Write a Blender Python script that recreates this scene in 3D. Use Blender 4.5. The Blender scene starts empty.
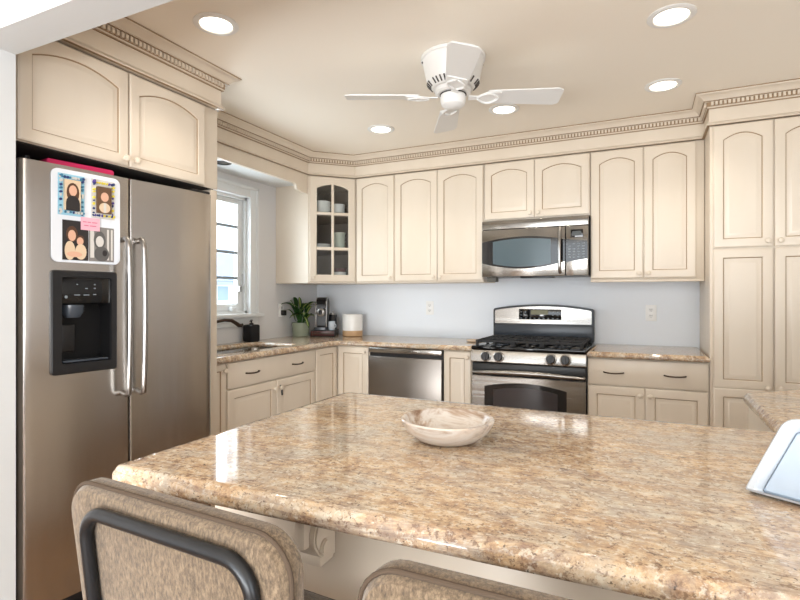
import bpy, bmesh, math, random
from math import pi, sin, cos, radians, sqrt
from mathutils import Vector, Matrix
random.seed(7)
S = bpy.context.scene
COL = S.collection
M = {}                                   # thing -> world matrix

# ------------------------------------------------------------------ camera
cam_d = bpy.data.cameras.new('camera'); cam = bpy.data.objects.new('camera', cam_d); COL.objects.link(cam)
cam.location = (2.820, -4.099, 1.265); cam.rotation_euler = (pi/2, 0, radians(25.358))
cam_d.sensor_width = 36; cam_d.lens = 513.96/800*36; cam_d.shift_y = -3.8/800
cam_d.clip_start = 0.02
S.camera = cam
# ------------------------------------------------------------------ world, light, exposure
def lin(c):
    return tuple(((v/255)/12.92 if v/255 <= .04045 else ((v/255+.055)/1.055)**2.4) for v in c)
W = bpy.data.worlds.new('sky'); S.world = W; W.use_nodes = True
bg = W.node_tree.nodes['Background']; bg.inputs[0].default_value = (.80, .90, 1.0, 1); bg.inputs[1].default_value = 3.2
S.view_settings.view_transform = 'Standard'; S.view_settings.look = 'None'
S.view_settings.gamma = 1; S.view_settings.use_curve_mapping = False
S.view_settings.exposure = 0.22
def area(name, loc, rot, sx, sy, power, col):
    l = bpy.data.lights.new(name, 'AREA'); l.shape = 'RECTANGLE'; l.size = sx; l.size_y = sy
    l.energy = power; l.color = col
    o = bpy.data.objects.new(name, l); COL.objects.link(o); o.location = loc; o.rotation_euler = rot
    return o
# rear and side fill lamps added in the unseen room behind the camera
area('rear_fill', (2.6, -6.85, 1.35), (radians(90), 0, 0), 3.4, 2.0, 52, (.98, .99, 1.0))
area('rear_up_fill', (2.6, -6.80, .45), (radians(128), 0, 0), 3.4, .8, 138, (1.0, .995, .985))  # added fill, tilted up to brighten the ceiling
area('side_fill', (5.50, -5.0, 1.45), (radians(90), 0, radians(90)), 1.8, 1.6, 15, (.97, .98, 1.0))
area('side_up_fill', (5.45, -5.0, .55), (radians(130), 0, radians(90)), 1.8, .6, 16, (1.0, 1.0, 1.0))  # added side fill, also aimed upward at the ceiling
area('window_daylight', (-.22, -1.365, 1.62), (radians(90), 0, radians(-90)), .80, .85, 22, (.86, .93, 1.0))
CAN_POWER = 9; CAN_COL = (1.0, .90, .77)

# ------------------------------------------------------------------ materials
def mat(name, col, rough=.5, metal=0, spec=.5, emit=None, es=0, coat=0):
    m = bpy.data.materials.new(name); m.use_nodes = True
    b = m.node_tree.nodes['Principled BSDF']
    b.inputs['Base Color'].default_value = (*lin(col), 1)
    b.inputs['Roughness'].default_value = rough; b.inputs['Metallic'].default_value = metal
    b.inputs['Specular IOR Level'].default_value = spec
    b.inputs['Coat Weight'].default_value = coat
    if emit:
        b.inputs['Emission Color'].default_value = (*lin(emit), 1); b.inputs['Emission Strength'].default_value = es
    return m
def nodes(m): return m.node_tree.nodes, m.node_tree.links, m.node_tree.nodes['Principled BSDF']
def noise(m, scale, stretch=(1,1,1), detail=4, rough=.5, dist=0, rot=(0,0,0)):
    n, l, b = nodes(m)
    tc = n.new('ShaderNodeTexCoord'); mp = n.new('ShaderNodeMapping'); t = n.new('ShaderNodeTexNoise')
    mp.inputs['Scale'].default_value = stretch; mp.inputs['Rotation'].default_value = rot
    t.inputs['Scale'].default_value = scale; t.inputs['Detail'].default_value = detail
    t.inputs['Roughness'].default_value = rough; t.inputs['Distortion'].default_value = dist
    l.new(tc.outputs['Object'], mp.inputs[0]); l.new(mp.outputs[0], t.inputs['Vector'])
    return t.outputs['Fac']
def ramp(m, fac, stops):
    n, l, b = nodes(m); r = n.new('ShaderNodeValToRGB')
    e = r.color_ramp.elements
    while len(e) < len(stops): e.new(.5)
    for k, (p, c) in enumerate(stops):
        e[k].position = p; e[k].color = (*lin(c), 1) if len(c) == 3 else c
    l.new(fac, r.inputs[0]); return r.outputs[0]
def mixc(m, fac, a, b_, mode='MIX'):
    n, l, b = nodes(m); x = n.new('ShaderNodeMix'); x.data_type = 'RGBA'; x.blend_type = mode
    for sock, v in ((x.inputs[0], fac), (x.inputs[6], a), (x.inputs[7], b_)):
        if hasattr(v, 'is_linked'): l.new(v, sock)
        elif isinstance(v, (int, float)): sock.default_value = v
        else: sock.default_value = (*lin(v), 1)
    return x.outputs[2]
def bump(m, fac, strength, dist=.01):
    n, l, b = nodes(m); k = n.new('ShaderNodeBump'); k.inputs['Strength'].default_value = strength; k.inputs['Distance'].default_value = dist
    l.new(fac, k.inputs['Height']); l.new(k.outputs[0], b.inputs['Normal'])
def setcol(m, out): nodes(m)[1].new(out, nodes(m)[2].inputs['Base Color'])

cream = mat('cream_paint', (224,212,195), .34)
setcol(cream, ramp(cream, noise(cream, 5, (1,1,.3)), [(.3,(220,207,189)),(.7,(226,214,197))]))
glaze = mat('brown_glaze', (156,130,100), .45)
frieze_m = cream
granite = mat('granite', (205,175,140), .075, spec=.5)
g1 = noise(granite, 26, (.9,1.1,1), 8, .76, .15)
base = ramp(granite, g1, [(.32,(128,102,84)),(.43,(174,144,116)),(.50,(198,170,136)),(.57,(212,190,162)),(.68,(214,205,190))])
g2 = noise(granite, 5.0, (.8,1.1,1), 8, .74, .4)
base = mixc(granite, ramp(granite, g2, [(.46,(0,0,0)),(.60,(215,215,215))]), base, (182,178,168))
g6 = noise(granite, 3.6, (.38,1.7,1), 8, .72, .6, (.0,.0,.15))
base = mixc(granite, ramp(granite, g6, [(.54,(0,0,0)),(.66,(175,175,175))]), base, (130,102,92))
base = mixc(granite, ramp(granite, noise(granite, 7.5, (.7,1.3,1), 7, .72, .4), [(.53,(0,0,0)),(.66,(120,120,120))]), base, (212,174,130))
g3 = noise(granite, 95, (.9,1,1), 3, .75)
base = mixc(granite, ramp(granite, g3, [(.36,(230,230,230)),(.46,(0,0,0))]), base, (122,98,80))
base = mixc(granite, ramp(granite, noise(granite, 80, (.9,1,1), 3, .72), [(.55,(0,0,0)),(.64,(220,220,220))]), base, (220,212,196))
g4 = noise(granite, 34, (.6,1.25,1), 5, .72, .3)
base = mixc(granite, ramp(granite, g4, [(.31,(240,240,240)),(.36,(0,0,0))]), base, (74,60,56))
base = mixc(granite, ramp(granite, noise(granite, 120, (1,1,1), 2, .6), [(.28,(230,230,230)),(.34,(0,0,0))]), base, (64,54,50))
g5 = noise(granite, 3.0, (.25,1.9,1), 9, .72, 1.0)
base = mixc(granite, ramp(granite, g5, [(.476,(0,0,0)),(.495,(190,190,190)),(.514,(0,0,0))]), base, (112,90,86))
setcol(granite, base)

steel = mat('brushed_steel', (194,189,184), .30, 1)
n_, l_, b_ = nodes(steel)
st = noise(steel, 60, (1,1,.015), 3)
rr = ramp(steel, st, [(.3,(124,124,124)),(.7,(136,136,136))]); l_.new(rr, b_.inputs['Roughness'])
steel_h = mat('brushed_steel_grained_across', (158,155,150), .28, 1)
rr = ramp(steel_h, noise(steel_h, 60, (.015,1,1), 3), [(.3,(110,110,110)),(.7,(150,150,150))]); nodes(steel_h)[1].new(rr, nodes(steel_h)[2].inputs['Roughness'])
steel_d = mat('dark_steel', (128,122,116), .32, 1)
chrome = mat('chrome', (215,215,215), .12, 1)
nickel = mat('satin_handle_steel', (168,166,163), .28, 1)
black = mat('black_plastic', (22,22,24), .35)
blackgloss = mat('black_glass', (14,15,17), .06)
graymetal = mat('black_powder_coat', (27,29,32), .3, .3)
iron = mat('cast_iron', (28,28,30), .6)
charcoal = mat('charcoal_enamel', (60,66,74), .25)
bronze = mat('dark_bronze', (76,62,52), .35, .8)
wall_m = mat('wall_paint', (222,221,221), .6)
splash_m = mat('backsplash_paint', (236,241,247), .5)
ceil_m = mat('ceiling_paint', (247,239,226), .8)
trim_m = mat('white_trim_paint', (228,230,230), .4)
white = mat('white_enamel', (236,236,234), .35)
whiteplastic = mat('white_plastic', (192,199,207), .3)
tubbody = mat('pale_blue_plastic', (172,187,203), .4)
ceramic = mat('white_ceramic', (232,230,226), .2)
tanc = mat('tan_clay', (196,160,120), .6)
sage = mat('sage_glaze', (150,158,138), .45)
soilm = mat('soil', (60,45,34), .9)
leafm = mat('leaf_green', (52,96,42), .4)
leafc = mat('leaf_pale_centre', (196,208,130), .45)
magenta = mat('magenta_plastic', (190,28,84), .4)
taupe = mat('taupe_interior', (136,120,106), .6)
woodm = mat('pale_wood', (222,202,180), .5)
redwood = mat('dark_red_lacquer', (74,36,36), .25)
lens = mat('lamp_lens', (255,250,240), .5, emit=(255,244,224), es=6)
floorm = mat('oak_floor', (130,100,72), .4)
n_, l_, b_ = nodes(floorm)
bk = n_.new('ShaderNodeTexBrick'); tc = n_.new('ShaderNodeTexCoord'); l_.new(tc.outputs['Object'], bk.inputs[0])
bk.inputs['Color1'].default_value = (*lin((150,116,84)),1); bk.inputs['Color2'].default_value = (*lin((128,98,70)),1); bk.inputs['Mortar'].default_value = (*lin((52,38,28)),1)
bk.inputs['Scale'].default_value = 1; bk.inputs['Brick Width'].default_value = 1.1; bk.inputs['Row Height'].default_value = .09; bk.inputs['Mortar Size'].default_value = .003
setcol(floorm, mixc(floorm, ramp(floorm, noise(floorm, 9, (.4,6,1), 5), [(.35,(0,0,0)),(.65,(110,110,110))]), bk.outputs[0], (82,58,40)))
fabric = mat('tan_tweed', (116,96,76), .9)
f1 = noise(fabric, 230, (1,1,.4), 4, .7); f2 = noise(fabric, 14, (1,1,.5), 4)
setcol(fabric, mixc(fabric, ramp(fabric, f2, [(.35,(0,0,0)),(.7,(110,110,110))]), ramp(fabric, f1, [(.32,(62,50,37)),(.5,(97,81,62)),(.68,(126,108,86))]), (76,61,47)))
bump(fabric, f1, .3, .003)
fabric.node_tree.nodes['Principled BSDF'].inputs['Sheen Weight'].default_value = .25
piping_m = mat('tan_piping', (70,56,43), .9)
marble = mat('cream_marble', (226,218,208), .25)
mb = noise(marble, 10, (.5,1.1,2.0), 6, .6, .5, (.5,.25,.3))
setcol(marble, ramp(marble, mb, [(.34,(126,98,78)),(.42,(172,152,134)),(.5,(210,203,195)),(.6,(198,182,166)),(.68,(140,134,132)),(.8,(212,205,196))]))
glass = bpy.data.materials.new('clear_glass'); glass.use_nodes = True
n_ = glass.node_tree.nodes; l_ = glass.node_tree.links; n_.clear()
o_ = n_.new('ShaderNodeOutputMaterial'); mx = n_.new('ShaderNodeMixShader'); tr = n_.new('ShaderNodeBsdfTransparent'); gl = n_.new('ShaderNodeBsdfGlossy')
gl.inputs['Roughness'].default_value = .03; tr.inputs[0].default_value = (.95,.97,.97,1)
lw = n_.new('ShaderNodeLayerWeight'); lw.inputs[0].default_value = .5; pw_ = n_.new('ShaderNodeMath'); pw_.operation = 'POWER'; pw_.inputs[1].default_value = 4; l_.new(lw.outputs['Facing'], pw_.inputs[0]); fr = n_.new('ShaderNodeMath'); fr.operation = 'MULTIPLY_ADD'; fr.inputs[1].default_value = .8; fr.inputs[2].default_value = .04; l_.new(pw_.outputs[0], fr.inputs[0])
l_.new(fr.outputs[0], mx.inputs[0]); l_.new(tr.outputs[0], mx.inputs[1]); l_.new(gl.outputs[0], mx.inputs[2]); l_.new(mx.outputs[0], o_.inputs[0])
ovenglass = mat('tinted_oven_glass', (26,26,28), .07)
mwglass = mat('microwave_window_mesh', (74,92,100), .15)
lcd = mat('green_display', (70,66,36), .3, emit=(120,112,40), es=.25)
keym = mat('grey_key_print', (120,128,134), .4)
def flat(name, c): return mat(name, c, .45)
sheet = flat('white_board', (226,230,236)); skyblue = flat('blue_frame', (148,196,216)); navy = flat('navy_print', (40,58,110)); yellowp = flat('yellow_print', (222,206,72))
purple = flat('purple_print', (86,66,140)); pinkp = flat('pink_paper', (236,176,190)); pinkd = flat('pink_ink', (206,112,140)); skin = flat('skin_print', (214,168,142))
hair = flat('brown_hair_print', (84,54,36)); darkp = flat('dark_print', (40,36,36)); greyp = flat('grey_print', (128,124,120)); lightp = flat('pale_print', (206,202,196)); creamp = flat('cream_print', (214,190,160)); brownp = flat('brown_print', (98,72,52)); tealp = flat('teal_print', (60,120,150))

# ------------------------------------------------------------------ mesh builder
class MB:
    def __init__(s): s.bm = bmesh.new()
    def merge(s, b2, mi=0):
        for f in b2.faces: f.material_index = mi
        me = bpy.data.meshes.new('t'); b2.to_mesh(me); b2.free(); s.bm.from_mesh(me); bpy.data.meshes.remove(me); return s
    def box(s, x0, x1, y0, y1, z0, z1, bev=0, mi=0, seg=2, rot=None):
        b = bmesh.new(); bmesh.ops.create_cube(b, size=1)
        c = Vector(((x0+x1)/2, (y0+y1)/2, (z0+z1)/2))
        for v in b.verts: v.co = Vector((v.co.x*(x1-x0), v.co.y*(y1-y0), v.co.z*(z1-z0)))
        if bev: bmesh.ops.bevel(b, geom=b.edges[:], offset=bev, segments=seg, affect='EDGES', profile=.5)
        T = Matrix.Translation(c) @ (rot.to_4x4() if rot else Matrix())
        b.transform(T); return s.merge(b, mi)
    def prism(s, pts, axis, a0, a1, bev=0, mi=0, seg=2, T=None):
        b = bmesh.new()
        def P(p, a): return {'x': (a, p[0], p[1]), 'y': (p[0], a, p[1]), 'z': (p[0], p[1], a)}[axis]
        A = [b.verts.new(P(p, a0)) for p in pts]; B = [b.verts.new(P(p, a1)) for p in pts]
        n = len(pts)
        b.faces.new(A); b.faces.new(B)
        for i in range(n): b.faces.new((A[i], A[(i+1)%n], B[(i+1)%n], B[i]))
        bmesh.ops.recalc_face_normals(b, faces=b.faces)
        if bev: bmesh.ops.bevel(b, geom=[e for e in b.edges if len(e.link_faces)==2 and e.calc_face_angle()>.6], offset=bev, segments=seg, affect='EDGES')
        if T: b.transform(T)
        return s.merge(b, mi)
    def loops(s, rings, closed=True, cap0=True, cap1=True, mi=0, mis=None, wrap=False):
        b = bmesh.new(); R = [[b.verts.new(p) for p in r] for r in rings]; n = len(rings[0])
        seq = list(range(len(R)-1)) + ([len(R)-1] if wrap else [])
        for k in seq:
            A, B = R[k], R[(k+1)%len(R)]
            for i in range(n if closed else n-1):
                try:
                    f = b.faces.new((A[i], A[(i+1)%n], B[(i+1)%n], B[i])); f.material_index = (mis[k] if mis else mi)
                except ValueError: pass
        if cap0 and not wrap: f = b.faces.new(R[0]); f.material_index = mi
        if cap1 and not wrap: f = b.faces.new(R[-1]); f.material_index = mi
        bmesh.ops.recalc_face_normals(b, faces=b.faces)
        me = bpy.data.meshes.new('t'); b.to_mesh(me); b.free(); s.bm.from_mesh(me); bpy.data.meshes.remove(me); return s
    def tube(s, pts, r, n=10, closed=False, mi=0):
        pts = [Vector(p) for p in pts]; m = len(pts); rings = []; up = None
        for i, p in enumerate(pts):
            if closed: t = pts[(i+1)%m]-pts[i-1]
            else: t = pts[min(i+1,m-1)]-pts[max(i-1,0)]
            t.normalize()
            if up is None: up = t.orthogonal().normalized()
            else:
                up = up - t*up.dot(t); up.normalize()
            w = t.cross(up); rad = r[i] if isinstance(r, (list,tuple)) else r
            rings.append([p + up*(rad*cos(2*pi*k/n)) + w*(rad*sin(2*pi*k/n)) for k in range(n)])
        return s.loops(rings, mi=mi, wrap=closed)
    def lathe(s, prof, n=32, c=(0,0,0), mi=0, mis=None, T=None, ring=False):
        rings = [[(c[0]+r*cos(2*pi*k/n), c[1]+r*sin(2*pi*k/n), c[2]+z) for k in range(n)] for r, z in prof]
        if T: rings = [[T @ Vector(p) for p in q] for q in rings]
        return s.loops(rings, mi=mi, mis=mis, wrap=ring)
    def ball(s, c, rx, ry=None, rz=None, mi=0, u=16, v=10, T=None):
        b = bmesh.new(); bmesh.ops.create_uvsphere(b, u_segments=u, v_segments=v, radius=1)
        for w in b.verts: w.co = Vector((w.co.x*rx, w.co.y*(ry or rx), w.co.z*(rz or rx)))
        if T: b.transform(T)
        b.transform(Matrix.Translation(c)); return s.merge(b, mi)
    def build(s, name, mats, parent=None, local=False, ang=35, T=None):
        if T: s.bm.transform(T)
        if parent is not None and not local: s.bm.transform(M[parent].inverted())
        if not isinstance(mats, (list, tuple)): mats = [mats]
        bm = s.bm
        for f in bm.faces: f.smooth = True
        for e in bm.edges:
            if len(e.link_faces) == 2 and e.calc_face_angle(0) > radians(ang): e.smooth = False
        loc = Vector((0,0,0))
        if parent is None:
            xs = [v.co for v in bm.verts]
            loc = Vector(((min(v.x for v in xs)+max(v.x for v in xs))/2, (min(v.y for v in xs)+max(v.y for v in xs))/2, min(v.z for v in xs)))
            bm.transform(Matrix.Translation(-loc))
        me = bpy.data.meshes.new(name); bm.to_mesh(me); bm.free()
        for m in mats: me.materials.append(m)
        o = bpy.data.objects.new(name, me); COL.objects.link(o); o.location = loc
        if parent is not None: o.parent = parent; M[o] = M[parent]
        else: M[o] = Matrix.Translation(loc)
        return o
def tag(o, label, cat, group=None):
    o['label'] = label; o['category'] = cat
    if group: o['group'] = group
    return o
def thing(name, label, cat, loc=(0,0,0), rz=0, group=None):
    o = bpy.data.objects.new(name, None); COL.objects.link(o); o.empty_display_size = .05
    o.location = loc; o.rotation_euler = (0,0,rz); M[o] = Matrix.Translation(loc) @ Matrix.Rotation(rz, 4, 'Z')
    return tag(o, label, cat, group)
def struct(o): o['kind'] = 'structure'; return o
def copy_tree(o, parent=None):
    c = o.copy(); COL.objects.link(c)
    if parent is not None: c.parent = parent
    for ch in list(o.children): copy_tree(ch, c)
    return c
def inset(poly, d):
    n = len(poly); out = []
    A = sum(poly[i][0]*poly[(i+1)%n][1]-poly[(i+1)%n][0]*poly[i][1] for i in range(n))
    sg = 1 if A > 0 else -1
    for i in range(n):
        p0, p1, p2 = Vector(poly[i-1]), Vector(poly[i]), Vector(poly[(i+1)%n])
        a = (p1-p0).normalized(); b = (p2-p1).normalized()
        na = Vector((-a.y, a.x))*sg; nb = Vector((-b.y, b.x))*sg
        k = na+nb; k = k/(1+na.dot(nb)); out.append(tuple(p1+k*d))
    return out
def rounded(poly, rad, seg=5):
    n = len(poly); out = []
    for i in range(n):
        r = rad[i] if isinstance(rad, (list,tuple)) else rad
        p0, p1, p2 = Vector(poly[i-1]), Vector(poly[i]), Vector(poly[(i+1)%n])
        if r <= 0: out.append(tuple(p1)); continue
        a = (p0-p1).normalized(); b = (p2-p1).normalized(); th = a.angle(b)
        t = r/math.tan(th/2); c = p1+(a+b).normalized()*(r/sin(th/2)); s0 = p1+a*t-c; s1 = p1+b*t-c
        for k in range(seg+1):
            q = s0.slerp(s1, k/seg) if s0.angle(s1) < pi-1e-3 else s0
            out.append(tuple(c+q.normalized()*r))
    return out
def rrect(x0, x1, y0, y1, r, seg=5): return rounded([(x0,y0),(x1,y0),(x1,y1),(x0,y1)], r, seg)
def slab(poly, z1, prof, holes=(), radii=0):
    # a countertop: outline with an edge profile (inset, dz), flat top and bottom, optional holes
    m = MB(); b = m.bm
    def ring(pts, z): return [b.verts.new((p[0], p[1], z)) for p in pts]
    def strip(A, B):
        n = len(A)
        for i in range(n): b.faces.new((A[i], A[(i+1)%n], B[(i+1)%n], B[i]))
    def edges(R): return [b.edges.get((R[i], R[(i+1)%len(R)])) or b.edges.new((R[i], R[(i+1)%len(R)])) for i in range(len(R))]
    rl = radii if isinstance(radii, list) else [radii]*len(poly)
    def shrink(d): return rounded(inset(poly, d), [max(.002, r-d) if r else 0 for r in rl]) if any(rl) else inset(poly, d)
    RR = [ring(shrink(d), z1+dz) for d, dz in prof]
    for a, c in zip(RR, RR[1:]): strip(a, c)
    top = edges(RR[0]); bot = edges(RR[-1])
    for h in holes:
        HA = [ring(inset(h, -d), z1+dz) for d, dz in prof]
        for a, c in zip(HA, HA[1:]): strip(a, c)
        top += edges(HA[0]); bot += edges(HA[-1])
    bmesh.ops.triangle_fill(b, use_beauty=True, edges=top); bmesh.ops.triangle_fill(b, use_beauty=True, edges=bot)
    bmesh.ops.recalc_face_normals(b, faces=b.faces)
    return m
EDGE = [(.030,0),(.014,0),(.010,-.003),(.006,-.008),(.0025,-.011),(0,-.016),(0,-.026),(.004,-.033),(.012,-.036)]

# ------------------------------------------------------------------ cabinet doors
def door_mb(x0, x1, z0, z1, arch=0, st=.052, rail=None, y=0):
    """raised-panel door: front face at y-.02, back at y; arch = rise of the curved top rail"""
    K = 12 if arch else 1; rail = rail or st
    def lp(d, yy, outer=False):
        if outer:
            P = [(x0+d, z0+d), (x1-d, z0+d)]; zt = z1-d
            P += [(x1-d-(x1-x0-2*d)*k/K, zt) for k in range(K+1)]
        else:
            a, c = x0+st+d, x1-st-d; P = [(a, z0+rail+d), (c, z0+rail+d)]; zs = z1-rail-arch
            hw = (x1-x0)/2-st; cx = (x0+x1)/2
            for k in range(K+1):
                xx = c-(c-a)*k/K; P.append((xx, zs+arch*(1-((xx-cx)/hw)**2)-d))
        return [(p[0], yy, p[1]) for p in P]
    m = MB()
    rings = [lp(0, y, True), lp(0, y-.015, True), lp(.005, y-.0195, True), lp(.009, y-.020, True), lp(-.003, y-.020), lp(0, y-.0175), lp(.0042, y-.0125), lp(.010, y-.0120), lp(.027, y-.0185), lp(.031, y-.0185)]
    m.loops(rings, mis=[0,0,0,0,0,1,0,0,0])
    return m
def knob_mb(x, z, y):
    m = MB(); T = Matrix.Translation((x, y, z)) @ Matrix.Rotation(pi/2, 4, 'X')
    m.lathe([(.002,0),(.0075,0),(.0065,.006),(.006,.012),(.013,.016),(.0155,.021),(.013,.027),(.006,.0295),(.001,.030)], 14, T=T); return m
def pull_mb(x, z, y, w=.115, bow=.024):
    m = MB(); N = 10
    pts = [(x-w/2, y+.002, z), (x-w/2+.002, y-.012, z)]+[(x-w/2+w*k/N, y-.014-(bow-.014)*sin(pi*k/N), z-.004*sin(pi*k/N)) for k in range(1,N)]+[(x+w/2-.002, y-.012, z), (x+w/2, y+.002, z)]
    return m.tube(pts, .0048, 8)
def add_door(t, x0, x1, z0, z1, arch=0, st=.052, knob=None, label=None):
    d = door_mb(x0, x1, z0, z1, arch, st).build('door', [cream, glaze], t, local=True)
    if label: d['label'] = label
    if knob: knob_mb(knob[0], knob[1], -.0185).build('knob', cream, d, local=True)
    return d
def drawer_front(t, x0, x1, z0, z1, pulls):
    d = MB().box(x0, x1, -.02, 0, z0, z1, .004).build('drawer', cream, t, local=True)
    for p in pulls: pull_mb(p, (z0+z1)/2, -.019).build('pull', bronze, d, local=True)
    return d
def carcass(t, w, depth, z0, z1, toe=False, name='body'):
    m = MB()
    if toe: m.box(0, w, 0, depth, z0+.10, z1); m.box(0, w, .07, depth, z0, z0+.099)
    else: m.box(0, w, 0, depth, z0, z1, .002)
    return m.build(name, cream, t, local=True)

# ================================================================== SETTING
CE = 2.44
XR = 3.86
def sbox(name, m, *b):
    q = MB()
    for a in b: q.box(*a)
    return struct(q.build(name, m))
sbox('floor', floorm, (-.15, 5.7, -7.1, .15, -.1, 0))
sbox('ceiling', ceil_m, (-.15, 5.7, -7.1, .15, CE, CE+.1))
sbox('wall_back', splash_m, (-.15, XR+.12, 0, .12, 0, CE))
WY0, WY1, WZ0, WZ1 = -1.79, -.94, 1.13, 2.04
sbox('wall_left', wall_m, (-.14, 0, -3.18, WY0, 0, CE), (-.14, 0, WY1, 0, 0, CE), (-.14, 0, WY0, WY1, 0, WZ0), (-.14, 0, WY0, WY1, WZ1, CE))
sbox('wall_right', wall_m, (XR, XR+.12, -3.06, 0, 0, CE))
# partition end and header between this kitchen and the room the picture is taken from
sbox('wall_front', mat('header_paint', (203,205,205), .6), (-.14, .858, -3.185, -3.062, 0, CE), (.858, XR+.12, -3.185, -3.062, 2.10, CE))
sbox('wall_side', wall_m, (5.55, 5.67, -7.0, -6.0, 0, CE), (5.55, 5.67, -4.0, -3.06, 0, CE), (5.55, 5.67, -6.0, -4.0, 0, .6), (5.55, 5.67, -6.0, -4.0, 2.3, CE), (XR+.12, 5.67, -3.185, -3.06, 0, CE))
sbox('wall_west', wall_m, (-.14, -.02, -7.0, -3.185, 0, CE))
sbox('wall_rear', wall_m, (-.14, .85, -7.1, -6.98, 0, CE), (4.35, 5.67, -7.1, -6.98, 0, CE), (.85, 4.35, -7.1, -6.98, 2.38, CE))
# window over the sink
w = MB()
ca = [(0.001,.018)]
for (y0,y1,z0,z1) in ((WY1,WY1+.095,WZ0-.0,WZ1+.09),(WY0-.095,WY0,WZ0,WZ1+.09),(WY0,WY1,WZ1,WZ1+.09)): w.box(0, .018, y0, y1, z0, z1, .003)
w.box(0, .026, WY1+.07, WY1+.095, WZ0, WZ1+.09, .004); w.box(0, .026, WY0-.095, WY1+.095, WZ1+.066, WZ1+.09, .004)
w.box(-.14, .055, WY0-.11, WY1+.125, WZ0-.028, WZ0, .006)                       # stool
w.box(0, .016, WY0-.095, WY1+.095, WZ0-.10, WZ0-.028, .003)                     # apron
for (y0,y1,z0,z1) in ((WY1-.02,WY1,WZ0,WZ1),(WY0,WY0+.02,WZ0,WZ1),(WY0,WY1,WZ1-.02,WZ1),(WY0,WY1,WZ0,WZ0+.02)): w.box(-.135, -.02, y0, y1, z0, z1)
win = struct(w.build('window_1', trim_m))
YM = (WY0+WY1)/2
for (a, c) in ((WY0+.02, YM-.004), (YM+.004, WY1-.02)):
    s_ = MB()
    for (y0,y1,z0,z1) in ((a,a+.055,WZ0+.02,WZ1-.02),(c-.055,c,WZ0+.02,WZ1-.02),(a+.055,c-.055,WZ0+.02,WZ0+.075),(a+.055,c-.055,WZ1-.06,WZ1-.02)): s_.box(-.085, -.045, y0, y1, z0, z1, .003)
    sash = s_.build('sash', trim_m, win)
    gm = MB()
    for z in (1.405, 1.603, 1.805): gm.box(-.072, -.052, a+.055, c-.055, z-.011, z+.011, .002)
    gm.build('muntin', flat('grey_muntin', (150,160,170)), sash)
    MB().box(-.066, -.062, a+.05, c-.05, WZ0+.07, WZ1-.055).build('pane', glass, sash)
    lk = MB().box(-.045, -.03, c-.05, c-.02, 1.30, 1.345, .003).tube([(-.03,c-.035,1.34),(-.015,c-.037,1.36),(-.012,c-.037,1.44)], .005, 8)
    lk.build('latch', nickel, sash)
    ck = MB().box(-.045, -.005, c-.16, c-.10, WZ0+.02, WZ0+.05, .006).tube([(-.02,c-.13,WZ0+.045),(.0,c-.13,WZ0+.06),(.004,c-.18,WZ0+.055)], .006, 8)
    ck.build('crank', trim_m, sash)
# unseen patio window, added behind the camera to let light in
pw = MB()
for x in (.85, 2.0, 3.15, 4.29): pw.box(x, x+.06, -7.08, -7.0, 0, 2.38, .004)
pw.box(.85, 4.35, -7.08, -7.0, 2.30, 2.38, .004); pw.box(.85, 4.35, -7.08, -7.0, 0, .06, .004)
struct(pw.build('added_unseen_window', trim_m))
# soffit above the window with a dark recessed can
so = struct(MB().box(0.0, .30, -2.027, -.615, 2.185, 2.255).build('trim_1', trim_m))

# ================================================================== CROWN AND VALANCE
def sweep(path, prof, frac_cap=True):
    """prof = list of (out, z); out is to the right of the direction of travel"""
    m = MB(); rings = []
    n = len(path); P = [Vector(p) for p in path]
    for i in range(n):
        d0 = (P[i]-P[i-1]).normalized() if i > 0 else (P[1]-P[0]).normalized()
        d1 = (P[i+1]-P[i]).normalized() if i < n-1 else d0
        n0 = Vector((d0.y,-d0.x)); n1 = Vector((d1.y,-d1.x)); k = (n0+n1)/(1+n0.dot(n1))
        rings.append([(P[i].x+k.x*o, P[i].y+k.y*o, z) for o, z in prof])
    return m.loops(rings)
FX = .777
path = [(FX,-3.055),(FX,-2.03),(.33,-2.03),(.33,-.61),(.61,-.33),(3.17,-.33),(3.17,-.60),(XR-.005,-.60)]
t = thing('crown_molding', 'cream crown molding with a dentil band running along the top of all the cabinets', 'molding', (.33,-.61,2.25))
fr_p = [(-.03,2.262),(.014,2.262),(.018,2.267),(.014,2.275),(.008,2.279),(.004,2.284),(.004,2.366),(-.03,2.366)]
sweep(path, fr_p).build('frieze', cream, t)
cr_p = [(-.03,2.362),(.008,2.362),(.012,2.366),(.012,2.370),(.016,2.372),(.016,2.396),(.030,2.397),(.032,2.403),(.036,2.404),(.042,2.412),(.052,2.420),(.064,2.426),(.070,2.428),(.074,2.432),(.076,2.439),(-.03,2.439)]
sweep(path, cr_p).build('cove', [cream], t)
sweep(path, [(.004,2.3585),(.013,2.3585),(.013,2.3625),(.004,2.3625)]).build('glaze_line', glaze, t)
sweep(path, [(.02,2.3968),(.0335,2.3968),(.0335,2.3998),(.02,2.3998)]).build('glaze_line', glaze, t)
sweep(path, [(.05,2.4345),(.0775,2.4345),(.0775,2.4395),(.05,2.4395)]).build('glaze_line', glaze, t)
sweep(path, [(.002,2.262),(.0150,2.262),(.0150,2.2605),(.002,2.2605)]).build('glaze_line', glaze, t)
dm = MB(); bk_ = MB()
P = [Vector(p) for p in path]
for a, b in zip(P, P[1:]):
    d = (b-a); L = d.length; d.normalize(); nn = Vector((d.y,-d.x)); N = max(2, int(L/.021)); R = Matrix(((d.x,nn.x,0),(d.y,nn.y,0),(0,0,1)))
    for k in range(N):
        c = a+d*(L*(k+.5)/N)+nn*.021
        b2 = bmesh.new(); bmesh.ops.create_cube(b2, size=1)
        b2.transform(Matrix.Translation((c.x,c.y,2.385)) @ R.to_4x4() @ Matrix.Diagonal((.0125,.014,.021,1))); dm.merge(b2)
db = dm.build('dentil_band', cream, t)
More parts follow.
